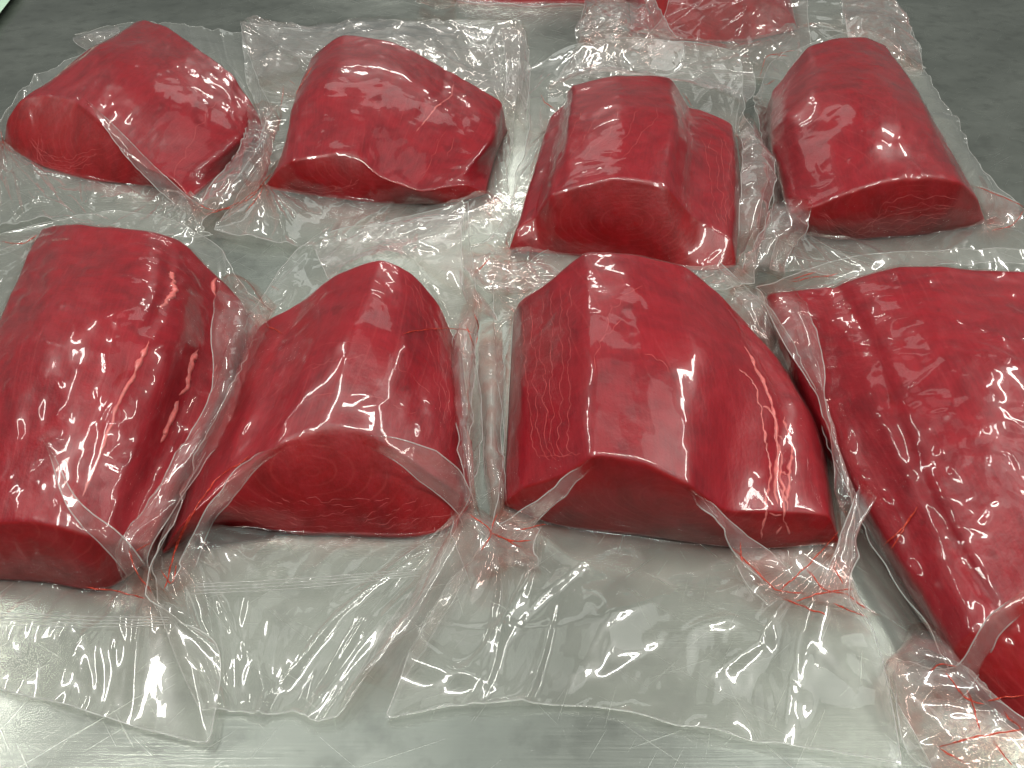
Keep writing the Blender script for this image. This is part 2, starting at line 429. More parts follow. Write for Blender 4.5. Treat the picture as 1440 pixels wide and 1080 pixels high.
# ------------------------------------------------------------------ film
def relax(P0, N0, haze, eu, ev, free, iters, seed, seedamp):
    """quasi-static sheet: keeps its (slightly surplus) edge lengths, stays outside the surface P0, is sucked towards it"""
    P = P0 + N0*(seedamp[..., None])
    R, C = P.shape[:2]
    cons = []
    def add(di, dj, k, ex):
        # colour by blocks of the stride so pairs never share a vertex
        st = max(di, abs(dj)); 
        for a in range(2):
            if dj == 0: idx = np.arange(R-di); idx = idx[((idx//di) % 2) == a]; A = (idx[:, None], np.arange(C)[None, :]); B = (idx[:, None]+di, np.arange(C)[None, :])
            elif di == 0: jdx = np.arange(C-dj); jdx = jdx[((jdx//dj) % 2) == a]; A = (np.arange(R)[:, None], jdx[None, :]); B = (np.arange(R)[:, None], jdx[None, :]+dj)
            else:
                idx = np.arange(R-1); idx = idx[idx % 2 == a]
                if dj > 0: A = (idx[:, None], np.arange(C-1)[None, :]); B = (idx[:, None]+1, np.arange(1, C)[None, :])
                else: A = (idx[:, None], np.arange(1, C)[None, :]); B = (idx[:, None]+1, np.arange(C-1)[None, :])
            L = np.sqrt(((P0[B]-P0[A])**2).sum(-1))*ex[A]
            cons.append((A, B, L, k))
    em = (eu+ev)/2
    add(1, 0, 1.0, ev); add(0, 1, 1.0, eu); add(1, 1, .25, em); add(1, -1, .25, em)
    add(2, 0, .5, ev); add(0, 2, .5, eu); add(4, 0, .35, ev*.999); add(0, 4, .35, eu*.999)
    fw = free[..., None]
    suck = (1-.75*haze)*.00006
    for it in range(iters):
        for (A, B, L, k) in cons:
            a = P[A]; b = P[B]; d = b-a; l = np.sqrt((d**2).sum(-1))+1e-9
            c = (d*((l-L)/l*k*.5)[..., None])
            P[A] = a + c*fw[A]; P[B] = b - c*fw[B]
        dl = P-P0; dn = (dl*N0).sum(-1)
        P += N0*(np.maximum(-dn, 0)[..., None])
        dn = np.maximum(dn, 0)
        P -= N0*(np.minimum(suck+dn*.02*(1-.8*haze), dn)*free)[..., None]
        tang = dl - N0*(dl*N0).sum(-1)[..., None]
        P -= tang*(.05*(1-.6*haze))[..., None]
        P[..., 2] = np.maximum(P[..., 2], P0[..., 2].min())
    return P

RES = 0.0021
def creases(R, C, haze, r0, r1, c0, c1, rs, ex, dens=1.0, amp=1.0, bodyn=1.0, bodyh=1.0):
    """sharp-crested creases: arcs and near-straight lines on the loose film, short curls on the clinging film"""
    H = np.zeros((R, C)); ii, jj = np.meshgrid(np.arange(R)*RES, np.arange(C)*RES, indexing='ij')
    hubs = [(r1*RES, c0*RES), (r1*RES, c1*RES), (r0*RES, c0*RES), (r0*RES, c1*RES)]
    def arc(y, x, ang, ln, rad, w, h, asym):
        cy, cx = y+rad*math.sin(ang+math.pi/2), x+rad*math.cos(ang+math.pi/2)
        m = max(ln*.62+3*w*max(1, min(asym, 3)), .01)
        a0, a1 = int(max(0, (y-m)/RES)), int(min(R, (y+m)/RES+1)); b0, b1 = int(max(0, (x-m)/RES)), int(min(C, (x+m)/RES+1))
        if a1-a0 < 2 or b1-b0 < 2: return
        Y = ii[a0:a1, b0:b1]-cy; X = jj[a0:a1, b0:b1]-cx
        d = np.sqrt(Y*Y+X*X)-abs(rad)
        th = np.arctan2(Y, X); t0 = math.atan2(y-cy, x-cx); dt = (th-t0+math.pi) % (2*math.pi)-math.pi
        s = np.clip(1-np.abs(dt*abs(rad))/(ln/2), 0, 1)**.6
        ww = np.where(d > 0, w, w*asym)
        H[a0:a1, b0:b1] += (amp*h*s*np.exp(-np.abs(d)/ww))*((haze[a0:a1, b0:b1] > .3) if flap else 1)
    area = R*C*RES*RES
    flap = True
    for k in range(int(1150*haze.mean()*area*dens)):
        if rs.rand() < .5:
            hy, hx = hubs[rs.randint(4)] if rs.rand() < .4 else hubs[rs.randint(2)]
            ang = rs.rand()*2*math.pi; ln = rs.uniform(.03, .15); dd = ln*.5+rs.uniform(0, .02)
            y, x = hy+math.sin(ang)*dd, hx+math.cos(ang)*dd
            if not (0 < y < R*RES and 0 < x < C*RES): continue
            arc(y, x, ang, ln, rs.choice([-1, 1])*rs.uniform(.08, .5), rs.uniform(.0020, .006), rs.uniform(.0015, .0055), rs.uniform(.4, 2.5))
        else:
            y, x = rs.rand()*R*RES, rs.rand()*C*RES
            arc(y, x, rs.rand()*2*math.pi, rs.uniform(.03, .13), rs.choice([-1, 1])*rs.uniform(.02, .4), rs.uniform(.0030, .009), rs.uniform(.001, .0045)*rs.choice([-.5, 1, 1]), rs.uniform(.4, 2.5))
    for k in range(int(420*haze.mean()*area*dens)):
        y, x = rs.rand()*R*RES, rs.rand()*C*RES
        arc(y, x, rs.rand()*2*math.pi, rs.uniform(.06, .18), rs.choice([-1, 1])*rs.uniform(.2, 2.0), rs.uniform(.007, .016), rs.uniform(.002, .0055), rs.choice([.08, .12, .3, 3.0, 6.0]))
    flap = False
    for k in range(int(1100*ex*bodyn*(r1-r0)*(c1-c0)*RES*RES)):
        y, x = rs.uniform(r0, r1)*RES, rs.uniform(c0, c1)*RES
        arc(y, x, rs.rand()*2*math.pi, rs.uniform(.008, .045), rs.choice([-1, 1])*rs.uniform(.004, .06), rs.uniform(.0013, .0030), bodyh*rs.uniform(.0004, .0014), rs.uniform(.5, 2))
    return H, None
def build_film(name):
    P = PACKS[name]; sp = P['spec']; A = P['A']; N = P['N']; nb, nv, nf, nu = P['nb'], P['nv'], P['nf'], P['nu']
    z0 = P['z0']; rs = P['rs']
    seed = sp['seed']
    # resample the loin surface on a near-uniform grid
    cu = np.linspace(0, 1, max(12, int(P['su'][-1]/RES)))
    nbody = max(20, int(P['sv'][nb+nv-1]/RES))
    rowsB = A[:nb+nv+nf]
    # parameterise rows by mean arc length so that caps get their share
    seg = np.linalg.norm(np.diff(rowsB, axis=0), axis=2); ml = np.percentile(seg, 80, axis=1); sv = np.concatenate([[0], np.cumsum(ml)])
    nr = int(sv[-1]/RES); tv = np.linspace(0, sv[-1], nr)
    i = np.clip(np.searchsorted(sv, tv, side='right')-1, 0, len(sv)-2); f = ((tv-sv[i])/(sv[i+1]-sv[i]))[:, None, None]
    B = rowsB[i]*(1-f)+rowsB[i+1]*f
    x = cu*(nu-1); j = np.clip(x.astype(int), 0, nu-2); f = (x-j)[None, :, None]
    B = B[:, j]*(1-f)+B[:, j+1]*f
    B = B + grid_normals(B)*.0008
    B[..., 2] = np.maximum(B[..., 2], z0+.0008)
    Rb, Cb = B.shape[:2]
    o = sp['bag']
    L = polyline([pt(p) for p in o['left']], Rb); Rr = polyline([pt(p) for p in o['right']], Rb)
    nl = max(4, int(np.median(np.linalg.norm(B[:, 0]-L, axis=1))/RES)); nrr = max(4, int(np.median(np.linalg.norm(B[:, -1]-Rr, axis=1))/RES))
    nl = min(nl, 60); nrr = min(nrr, 60)
    tl = np.linspace(0, 1, nl+1)[:-1]; tr = np.linspace(0, 1, nrr+1)[1:]
    left = L[:, None]*(1-tl)[None, :, None] + B[:, :1]*tl[None, :, None]
    right = B[:, -1:]*(1-tr)[None, :, None] + Rr[:, None]*tr[None, :, None]
    M = np.concatenate([left, B, right], 1)
    Cc = M.shape[1]
    s = np.concatenate([[0], np.cumsum(np.linalg.norm(np.diff(M[-1], axis=0), axis=1))]); s /= s[-1]
    sb = np.concatenate([[0], np.cumsum(np.linalg.norm(np.diff(M[0], axis=0), axis=1))]); sb /= sb[-1]
    FE = catmull(np.array([pt(p) for p in o['front']]), s); BE = catmull(np.array([pt(p) for p in o['back']]), sb)
    nff = max(5, min(95, int(np.median(np.linalg.norm(M[-1]-FE, axis=1))/RES))); nbb = max(5, min(70, int(np.median(np.linalg.norm(M[0]-BE, axis=1))/RES)))
    tf = np.linspace(0, 1, nff+1)[1:]; tb = np.linspace(0, 1, nbb+1)[:-1]
    if 'mid' in o:
        md = catmull(np.array([pt(p) for p in o['mid']]), s)
        fr = catmull(np.stack([M[-1], md, FE]), nff+1)[1:]
    else: fr = M[-1:]*(1-tf)[:, None, None] + FE[None]*tf[:, None, None]
    bk = BE[None]*(1-tb)[:, None, None] + M[:1]*tb[:, None, None]
    G = np.concatenate([bk, M, fr], 0)
    R, C = G.shape[:2]
    G[..., 2] = np.maximum(G[..., 2], z0+.0008)
    # how loose each point is: 0 on the flesh, 1 on the flaps
    loose = np.ones((R, C)); loose[nbb:nbb+Rb, nl:nl+Cb] = 0
    for _ in range(4): loose = lap(loose[..., None])[..., 0]
    N0 = grid_normals(G)
    for _ in range(6): N0 = lap(N0)
    N0 /= np.linalg.norm(N0, axis=-1, keepdims=True)+1e-9
    # bridge hollow corners
    base = G.copy()
    for _ in range(sp.get('bridge', 9)):
        Q = lap(G); d = ((Q-G)*N0).sum(-1); G = G + N0*(np.maximum(d, 0)*.9)[..., None]
    gap = ((G-base)*N0).sum(-1)
    wet = np.clip(gap/.004, 0, 1)
    haze = np.clip(np.maximum(loose, wet*.6), 0, 1); loose_h = np.clip(np.maximum(loose**2, wet*.10), 0, 1)
    N0 = grid_normals(G)
    for _ in range(3): N0 = lap(N0)
    N0 /= np.linalg.norm(N0, axis=-1, keepdims=True)+1e-9
    ii, jj = np.meshgrid(np.arange(R)*RES, np.arange(C)*RES, indexing='ij')
    k1 = fbm(ii/.045, jj/.045, seed+20, 3); k2 = fbm(ii/.045, jj/.045, seed+33, 3)
    ex = sp.get('slack', 1.0)
    # irregular outline
    bw = np.zeros((R, C)); bw[:, 0] = bw[:, -1] = bw[0] = bw[-1] = 1
    for _ in range(14): bw = np.maximum(bw, lap(bw[..., None])[..., 0]*.985)
    jit = np.stack([fbm(ii/.07, jj/.07, seed+90, 2), fbm(ii/.07, jj/.07, seed+91, 2), np.abs(fbm(ii/.06, jj/.06, seed+92, 2))*1.6], -1)*.0035
    G = G + jit*(bw*haze)[..., None]
    CR, soft = creases(R, C, haze, nbb, nbb+Rb, nl, nl+Cb, rs, ex, bodyn=sp.get('bodyn', 1.0), bodyh=sp.get('bodyh', 1.0))
    G = G + N0*(CR*1.0)[..., None]
    G[..., 2] = np.maximum(G[..., 2], z0+.0006)
    bodyx, flapx = .003*ex, .010*ex
    amt = bodyx + (flapx-bodyx)*haze
    hot = np.clip(fbm(ii/.06, jj/.05, seed+50, 2)*2.0, 0, 1)        # places where surplus film has gathered
    eu = 1 + amt*np.clip(.7+1.2*k1, 0, 2) + .010*hot*ex*(1-.4*haze); ev = 1 + amt*np.clip(.7+1.2*k2, 0, 2) + .012*np.clip(-k1*2, 0, 1)*ex
    free = np.ones((R, C))
    sa = (np.abs(fbm(ii/.03, jj/.024, seed+70, 2))*.0014 + np.abs(fbm(ii/.05, jj/.05, seed+80, 2))*.004*haze)*(.25+.75*haze)
    G2 = relax(G, N0, haze, eu, ev, free, sp.get('iters', 45), seed, sa)
    for _ in range(2): G2 = G2*.5 + lap(G2)*.5
    origin = P['origin']
    Vt = G2
    ri = np.arange(R)[:, None]*RES; ci = np.arange(C)[None, :]*RES
    stain_and_glow = np.zeros((R, C))
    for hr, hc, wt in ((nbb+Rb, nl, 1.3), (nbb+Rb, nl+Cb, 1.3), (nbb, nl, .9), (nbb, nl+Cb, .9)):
        stain_and_glow = np.maximum(stain_and_glow, wt*np.exp(-np.hypot(ri-hr*RES, ci-hc*RES)/.013))
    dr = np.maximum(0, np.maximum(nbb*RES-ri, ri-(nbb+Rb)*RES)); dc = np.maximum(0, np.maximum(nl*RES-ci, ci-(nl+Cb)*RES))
    dd = np.hypot(dr, dc); stain_and_glow = np.maximum(stain_and_glow, .55*np.exp(-dd/.004))*(loose_h > .02)  # red light bleed from the flesh painted round the loin base; corners are juice
    fo = make_mesh('plastic_bag', Vt, grid_faces(R, C), [M_FILM], P['root'], origin, attrs={'haze': .02+.98*loose_h, 'stain_and_glow': stain_and_glow})
    # lower film, flat on the table, a single outline polygon filled as a strip grid
    low = np.stack([G2[:, 0]*(1-t)+G2[:, -1]*t for t in np.linspace(0, 1, 24)], 1)[::4]
    low = np.concatenate([low, np.stack([G2[-1, 0]*(1-t)+G2[-1, -1]*t for t in np.linspace(0, 1, 24)], 0)[None]], 0)
    top_edge = G2[0, np.linspace(0, C-1, 24).astype(int)]; bot_edge = G2[-1, np.linspace(0, C-1, 24).astype(int)]
    n_ = len(low); tt_ = np.linspace(0, 1, n_)[:, None, None]
    a_ = np.stack([G2[0, 0]*(1-t)+G2[0, -1]*t for t in np.linspace(0, 1, 24)]); b_ = np.stack([G2[-1, 0]*(1-t)+G2[-1, -1]*t for t in np.linspace(0, 1, 24)])
    low = low + (1-tt_)*(top_edge-a_)[None] + tt_*(bot_edge-b_)[None]
    low[..., 2] = z0-.0008
    make_mesh('bag_underside', low, grid_faces(*low.shape[:2]), [M_FILM], fo, origin, attrs={'haze': np.full(low.shape[:2], .45)})
    # welded rim of the bag
    rim = np.concatenate([G2[0], G2[1:, -1], G2[-1, ::-1][1:], G2[::-1, 0][1:]], 0)[::2]
    V, Fc = tube(rim, .0004, 5)
    make_mesh('bag_rim', V, Fc, [M_EDGE], fo, origin, attrs={'haze': np.full(len(V), .6)})
    P['film'] = fo; P['G'] = G2
    return P

def fold(pack, rows, seed, crumple=.0012, size=.012, haze=1.0, name='film_fold', rim=True, res=.0022, fade=True, stain_and_glow=.42):
    """a standing or turned-over flap of film given by rows of (px,py,z)"""
    P = PACKS[pack]
    c = np.array([[pt(p) for p in r] for r in rows])
    lu = np.linalg.norm(np.diff(c, axis=1), axis=2).sum(1).max(); lv = np.linalg.norm(np.diff(c, axis=0), axis=2).sum(0).max()
    n1 = max(6, int(lu/res)); n2 = max(6, int(lv/res))
    g = catmull(np.array([catmull(r, n1) for r in c]), n2)
    N = grid_normals(g)
    ii, jj = np.meshgrid(np.arange(n2)*res, np.arange(n1)*res, indexing='ij')
    size = size*1.7
    rid = 1-np.abs(fbm(ii/size, jj/(size*1.6), seed, 1))*2.2
    cr, _ = creases(n2, n1, np.ones((n2, n1)), 0, 0, 0, 0, np.random.RandomState(seed), 1, dens=2.0, amp=crumple/.0018)
    g = g + N*(rid*crumple*.8 + fbm(ii/(size*2.5), jj/(size*2.5), seed+4, 2)*crumple*1.6 + cr)[..., None]
    g[..., 2] = np.maximum(g[..., 2], .001)
    tv_ = np.linspace(0, 1, n2); fd = np.clip(tv_/.22, 0, 1)*np.clip((1-tv_)/.12, 0, 1) if fade else np.ones(n2)
    fadem = (fd*(1+haze)-1)[:, None]*np.ones((1, n1))
    o = make_mesh(name, g, grid_faces(n2, n1), [M_FOLD], P['film'], P['origin'], attrs={'haze': fadem, 'stain_and_glow': np.full((n2, n1), stain_and_glow)})
    if rim:
        r = np.concatenate([g[0], g[1:, -1], g[-1, ::-1][1:], g[::-1, 0][1:]], 0)
        fr_ = np.concatenate([np.full(n1, fd[0]), fd[1:], np.full(n1-1, fd[-1]), fd[::-1][1:]])
        V, Fc = tube(r, .0004, 5)
        make_mesh('bag_rim', V, Fc, [M_EDGE], P['film'], P['origin'], attrs={'haze': np.repeat(fr_*1.6-1, 5)})
    return o
def streak(pack, pts, r=.0007, seed=0, mat=None, name='juice_streak', wob=.0012):
    P = PACKS[pack]; c = np.array([pt(p) for p in pts])
    L = np.linalg.norm(np.diff(c, axis=0), axis=1).sum(); n = max(6, int(L/.0015))
    g = catmull(c, n); t = np.arange(n)*.0015
    g = g + np.stack([fbm(t/.008, t*0+k, seed+k, 2)*wob for k in range(3)], 1)*np.array([1, 1, .4])
    rad = r*(.7+.9*np.abs(fbm(t/.01, t*0+9, seed+5, 2)))*np.minimum(1, np.minimum(np.arange(n), np.arange(n)[::-1])/5+.1)
    V, Fc = tube(g, rad, 6)
    make_mesh(name, V, Fc, [mat or M_JUICE], P['film'], P['origin'], attrs={'haze': np.full(len(V), .6)})

SPECS = []
exec_specs = True
# ---- third pack of the front row
SPECS.append(dict(id='g', seed=3, z0=.0030,
  label='broad tuna loin in film, third along the front row, beside the bare steel strip',
  S=[[(722,448,0),(730,428,.030),(772,398,.058),(822,356,.077),(895,362,.080),(962,378,.077),(1012,418,.060),(1062,474,.034),(1082,505,0)],
     [(716,560,0),(735,545,.030),(785,520,.058),(832,497,.078),(905,505,.082),(975,520,.075),(1040,545,.055),(1128,580,.034),(1150,605,0)],
     [(708,712,0),(735,690,.024),(795,668,.055),(836,645,.072),(905,655,.073),(968,685,.064),(1020,722,.038),(1166,728,.026),(1178,766,0)]],
  front=[(708,714,0),(768,738,0),(900,757,0),(1060,775,0),(1178,768,0)],
  back=[(722,446,0),(1080,490,0)],
  sinew=[[(.73,.28,.0012),(.76,.45,.0022),(.78,.60,.0018),(.775,.78,.0026)],[(.80,.50,.0010),(.81,.62,.0014),(.80,.80,.0014)],[(.77,.58,.0008),(.80,.60,.0008)],[(.775,.68,.0008),(.805,.7,.0008)]],
  grooves=[(.79,.25,.79,.85,.02,.003)],
  bag=dict(left=[(690,410,.004),(704,560,.003),(706,650,.003),(690,748,.012)], right=[(1075,430,.01),(1172,580,.006),(1195,700,.006),(1196,820,.012)],
     mid=[(612,868,.004),(760,880,.008),(1000,890,.008),(1238,925,.006)],
     front=[(545,1018,.001),(700,1000,.001),(850,1003,.001),(1040,1040,.001),(1262,1085,.001)], back=[(690,410,.004),(800,345,.004),(960,345,.004),(1075,430,.01)])))
# ---- second pack, domed
SPECS.append(dict(id='f', seed=11, z0=.0022,
  label='domed tuna loin with pale rings on its front cut face, second in the front row',
  S=[[(345,486,0),(368,462,.024),(430,425,.045),(475,388,.068),(538,366,.080),(580,386,.075),(620,432,.050),(640,478,.028),(650,505,0)],
     [(288,614,0),(322,584,.028),(395,535,.048),(438,500,.068),(500,480,.082),(560,500,.075),(615,545,.050),(648,590,.030),(660,620,0)],
     [(228,782,0),(258,738,.026),(330,675,.042),(398,625,.062),(460,600,.072),(510,610,.068),(570,645,.048),(632,690,.022),(662,712,0)]],
  front=[(228,784,0),(288,752,0),(450,756,0),(640,738,0),(662,714,0)],
  back=[(352,470,0),(650,490,0)], bulge=.006,
  bag=dict(left=[(352,440,.006),(330,500,.006),(285,600,.003),(215,800,.01)], right=[(672,430,.02),(672,560,.012),(676,660,.01),(648,748,.012)],
     mid=[(240,900,.003),(340,905,.007),(440,900,.008),(520,880,.010),(590,850,.012)],
     front=[(285,1002,.001),(340,1006,.001),(400,1010,.001),(450,1020,.002),(480,1012,.004)], back=[(352,440,.006),(440,340,.02),(560,310,.03),(656,285,.045)])))
# ---- first pack, cut by the left edge
SPECS.append(dict(id='e', seed=17, z0=.0026,
  label='long flat-topped tuna loin in film, front row, cut off by the left edge',
  S=[[(62,345,0),(60,322,.040),(110,318,.062),(170,324,.070),(215,328,.070),(255,342,.058),(300,385,.035),(340,425,.022),(352,450,0)],
     [(-20,520,0),(-10,490,.045),(50,470,.070),(130,475,.078),(200,480,.076),(245,495,.062),(275,520,.035),(315,545,.022),(325,575,0)],
     [(-120,805,0),(-112,765,.030),(-40,742,.046),(50,738,.052),(105,748,.050),(148,762,.040),(178,768,.028),(214,765,.018),(217,784,0)]],
  front=[(-120,805,0),(-40,815,0),(60,822,0),(160,828,0),(217,786,0)],
  back=[(62,345,0),(352,445,0)],
  sinew=[[(.70,.22,.0022),(.72,.30,.0028),(.70,.36,.0012)],[(.70,.45,.0016),(.69,.52,.0024),(.68,.6,.0016),(.67,.75,.0014)]],
  grooves=[(.71,.2,.66,.85,.012,.0025)], slack=2.2, bodyn=1.3, bodyh=1.4,
  bag=dict(left=[(0,330,.004),(-60,500,.003),(-150,650,.003),(-220,860,.003)], right=[(385,440,.02),(355,500,.03),(280,650,.028),(212,842,.02)],
     mid=[(-230,890,.003),(-60,890,.008),(100,905,.012),(220,915,.012),(308,925,.008)],
     front=[(-240,930,.002),(-100,930,.002),(0,962,.003),(150,1005,.004),(298,1048,.004)], back=[(0,330,.004),(150,300,.01),(260,320,.02),(385,440,.02)])))
# ---- fourth pack, cut by the right edge
SPECS.append(dict(id='h', seed=23, z0=.0018,
  label='large tuna loin under curling glossy wrinkles, front row, cut off by the right edge',
  S=[[(1075,440,0),(1078,416,.024),(1120,410,.036),(1168,405,.050),(1215,388,.065),(1262,376,.072),(1380,380,.072),(1500,386,.066),(1540,420,0)],
     [(1160,640,0),(1158,600,.024),(1195,588,.036),(1235,578,.052),(1290,560,.068),(1350,540,.078),(1450,540,.080),(1570,560,.066),(1630,600,0)],
     [(1345,950,0),(1338,915,.022),(1352,903,.030),(1366,890,.038),(1400,862,.050),(1450,820,.062),(1530,800,.070),(1680,820,.062),(1780,880,0)]],
  front=[(1345,955,0),(1400,1005,0),(1460,1040,0),(1600,1040,0),(1780,885,0)],
  back=[(1075,430,0),(1540,410,0)], slack=2.6, bodyn=1.8, bodyh=1.7,
  grooves=[(.22,.1,.20,.9,.010,.0022)], dents=[(.5,.3,.1,.08,.003),(.62,.55,.12,.07,.003),(.42,.7,.08,.1,.003)],
  bag=dict(left=[(1060,405,.03),(1130,520,.028),(1192,700,.012),(1330,945,.006)], right=[(1600,400,.003),(1680,560,.003),(1780,700,.003),(1900,900,.003)],
     front=[(1255,930,.006),(1290,1075,.003),(1420,1130,.003),(1600,1120,.003),(1900,1100,.003)], back=[(1060,405,.03),(1200,365,.035),(1400,355,.02),(1600,370,.003)])))
# ---- back row
SPECS.append(dict(id='c', seed=31, z0=.0040,
  label='flat-topped tuna loin with dark arched cut face and two low side lobes, back row',
  S=[[(768,190,0),(775,168,.022),(795,150,.030),(802,124,.070),(870,108,.080),(940,113,.078),(966,150,.040),(1026,178,.030),(1034,200,0)],
     [(745,270,0),(752,240,.022),(778,225,.030),(796,190,.070),(870,175,.088),(945,182,.080),(980,225,.040),(1034,245,.028),(1040,270,0)],
     [(716,355,0),(728,325,.018),(752,310,.030),(776,278,.066),(862,255,.086),(935,268,.076),(985,318,.035),(1028,340,.022),(1034,378,0)]],
  front=[(716,356,0),(752,360,0),(880,372,0),(1000,385,0),(1034,380,0)],
  back=[(768,190,0),(1034,200,0)], bulge=.005,
  grooves=[(.26,.1,.26,.85,.02,.002),(.74,.1,.74,.85,.02,.003)],
  bag=dict(left=[(742,180,.02),(728,250,.004),(690,340,.006),(648,352,.02)], right=[(1045,165,.02),(1080,240,.03),(1068,300,.02),(1062,400,.008)],
     front=[(655,385,.03),(690,412,.012),(800,405,.008),(930,405,.01),(1012,412,.01)], back=[(740,100,.004),(820,62,.03),(930,58,.055),(1040,75,.05)])))
SPECS.append(dict(id='d', seed=37, z0=.0034,
  label='tall humped tuna loin with a bright highlight on its crest, back row, farthest right',
  S=[[(1075,165,0),(1085,135,.035),(1110,100,.055),(1135,70,.075),(1175,57,.082),(1215,54,.080),(1244,66,.070),(1250,90,.035),(1250,110,0)],
     [(1088,240,0),(1085,205,.035),(1110,180,.060),(1150,160,.078),(1200,150,.088),(1255,148,.086),(1300,160,.068),(1320,185,.035),(1322,205,0)],
     [(1112,325,0),(1110,305,.018),(1135,300,.035),(1185,275,.062),(1245,258,.072),(1300,252,.074),(1345,262,.064),(1372,285,.035),(1384,316,0)]],
  front=[(1112,328,0),(1150,338,0),(1250,338,0),(1340,328,0),(1384,318,0)],
  back=[(1075,165,0),(1250,110,0)], bulge=.006,
  bag=dict(left=[(1062,140,.03),(1070,200,.02),(1082,280,.02),(1085,345,.01)], right=[(1290,90,.002),(1348,185,.002),(1392,260,.002),(1440,300,.004)],
     front=[(1080,385,.004),(1200,392,.004),(1330,375,.004),(1480,370,.004)], back=[(1060,140,.03),(1120,70,.02),(1220,50,.03),(1300,100,.004)])))
SPECS.append(dict(id='b', seed=41, z0=.0046,
  label='wedge-shaped tuna loin with a sharp top corner and seam, back row, second from left',
  S=[[BELOW(438,88,.055,-.012,-.01),(436,88,.055),(455,70,.072),(482,53,.080),(550,61,.078),(598,84,.066),(650,115,.052),(706,148,.040),BELOW(709,156,.030,.004,-.006)],
     [BELOW(412,160,.052,-.014,-.006),(411,158,.050),(430,138,.066),(465,125,.076),(530,128,.074),(580,150,.064),(630,175,.053),(692,200,.037),(698,222,0)],
     [(373,268,0),(388,248,.020),(412,230,.045),(455,222,.052),(503,224,.052),(535,252,.036),(590,274,.025),(655,264,.016),(684,276,0)]],
  front=[(373,270,0),(450,282,0),(560,292,0),(640,290,0),(684,278,0)],
  back=[BELOW(438,88,.055,-.012,-.01),BELOW(709,156,.030,.004,-.004)],
  sinew=[[(.70,.15,.0008),(.70,.3,.0010),(.66,.45,.0014),(.62,.62,.0008)]], grooves=[(.70,.1,.62,.7,.012,.0015)],
  bag=dict(left=[(350,120,.01),(370,180,.01),(362,235,.012),(318,300,.01)], right=[(725,150,.02),(722,200,.006),(715,260,.004),(728,325,.003)],
     front=[(300,325,.01),(400,345,.006),(520,345,.004),(640,342,.003),(712,338,.003)], back=[(341,32,.03),(400,42,.02),(560,32,.03),(735,34,.045)])))
SPECS.append(dict(id='a', seed=47, z0=.0034,
  label='squarish tuna loin turned askew with cut face toward the left, back row, farthest left',
  S=[[BELOW(193,34,.070,-.01,-.012),(192,34,.066),(205,30,.074),(235,40,.076),(280,72,.070),(328,106,.056),(340,126,.046),(361,156,.034),BELOW(362,162,.032,.006,-.004)],
     [BELOW(100,95,.066,-.016,-.01),(100,94,.062),(118,86,.074),(160,92,.080),(212,128,.070),(262,172,.050),(290,197,.036),(322,216,.022),(330,232,0)],
     [(8,205,0),(12,170,.036),(28,146,.056),(62,138,.064),(105,145,.066),(152,185,.054),(205,240,.026),(248,258,.014),(272,284,0)]],
  front=[(8,208,0),(60,238,0),(120,256,0),(240,272,0),(272,286,0)],
  back=[BELOW(193,34,.070,-.01,-.012),BELOW(362,162,.020,.006,-.002)],
  grooves=[(.72,.1,.76,.8,.010,.001)],
  bag=dict(left=[(150,60,.004),(60,110,.02),(0,165,.03),(-30,215,.008)], right=[(385,160,.03),(360,215,.02),(330,260,.012),(285,318,.008)],
     front=[(-30,330,.006),(60,312,.004),(170,330,.004),(300,338,.004)], back=[(103,50,.004),(165,38,.006),(260,38,.02),(340,52,.02)])))
SPECS.append(dict(id='i', seed=53, z0=.0022,
  label='tuna loin seen through hazy film at the top edge, behind the back row packs',
  S=[[(880,-95,0),(885,-120,.04),(920,-135,.065),(960,-140,.072),(1010,-140,.072),(1050,-135,.065),(1085,-120,.04),(1095,-105,.02),(1100,-95,0)],
     [(885,0,0),(890,-40,.04),(915,-55,.06),(960,-62,.068),(1010,-62,.068),(1060,-55,.06),(1100,-35,.04),(1108,-20,.02),(1112,0,0)],
     [(888,45,0),(900,15,.03),(925,0,.05),(970,-6,.055),(1020,-6,.055),(1070,0,.048),(1105,15,.03),(1115,25,.015),(1120,42,0)]],
  front=[(888,47,0),(950,58,0),(1040,60,0),(1120,44,0)], back=[(880,-95,0),(1100,-95,0)],
  bag=dict(left=[(850,-90,.01),(840,-40,.02),(818,10,.04),(815,45,.03)], right=[(1180,-90,.004),(1220,-40,.02),(1265,10,.03),(1292,70,.012)],
     front=[(815,62,.02),(880,95,.006),(1000,105,.004),(1150,115,.004),(1296,108,.004)], back=[(850,-90,.01),(950,-110,.004),(1080,-110,.004),(1180,-90,.004)])))
SPECS.append(dict(id='j', seed=59, z0=.0016,
  label='dark tuna loin just peeking in at the top edge left of the hazy film',
  S=[[(660,-85,0),(665,-105,.03),(700,-117,.05),(740,-120,.055),(780,-120,.055),(820,-117,.05),(850,-105,.03),(860,-95,.02),(865,-85,0)],
     [(645,-35,0),(650,-60,.03),(690,-73,.05),(740,-75,.056),(780,-75,.056),(830,-73,.05),(870,-60,.03),(876,-45,.02),(880,-35,0)],
     [(640,1,0),(648,-25,.025),(690,-37,.04),(740,-40,.045),(780,-40,.045),(840,-37,.04),(880,-25,.025),(886,-15,.015),(892,3,0)]],
  front=[(640,1,0),(700,5,0),(800,6,0),(892,4,0)], back=[(660,-85,0),(865,-85,0)], nu=50, nv=40,
  bag=dict(left=[(640,-85,.004),(625,-45,.01),(615,-20,.01),(612,-5,.008)], right=[(880,-85,.002),(888,-45,.002),(896,-20,.002),(900,0,.002)],
     front=[(612,-1,.002),(700,9,.002),(800,10,.002),(900,8,.002)], back=[(640,-85,.004),(700,-95,.002),(800,-95,.002),(880,-85,.002)])))

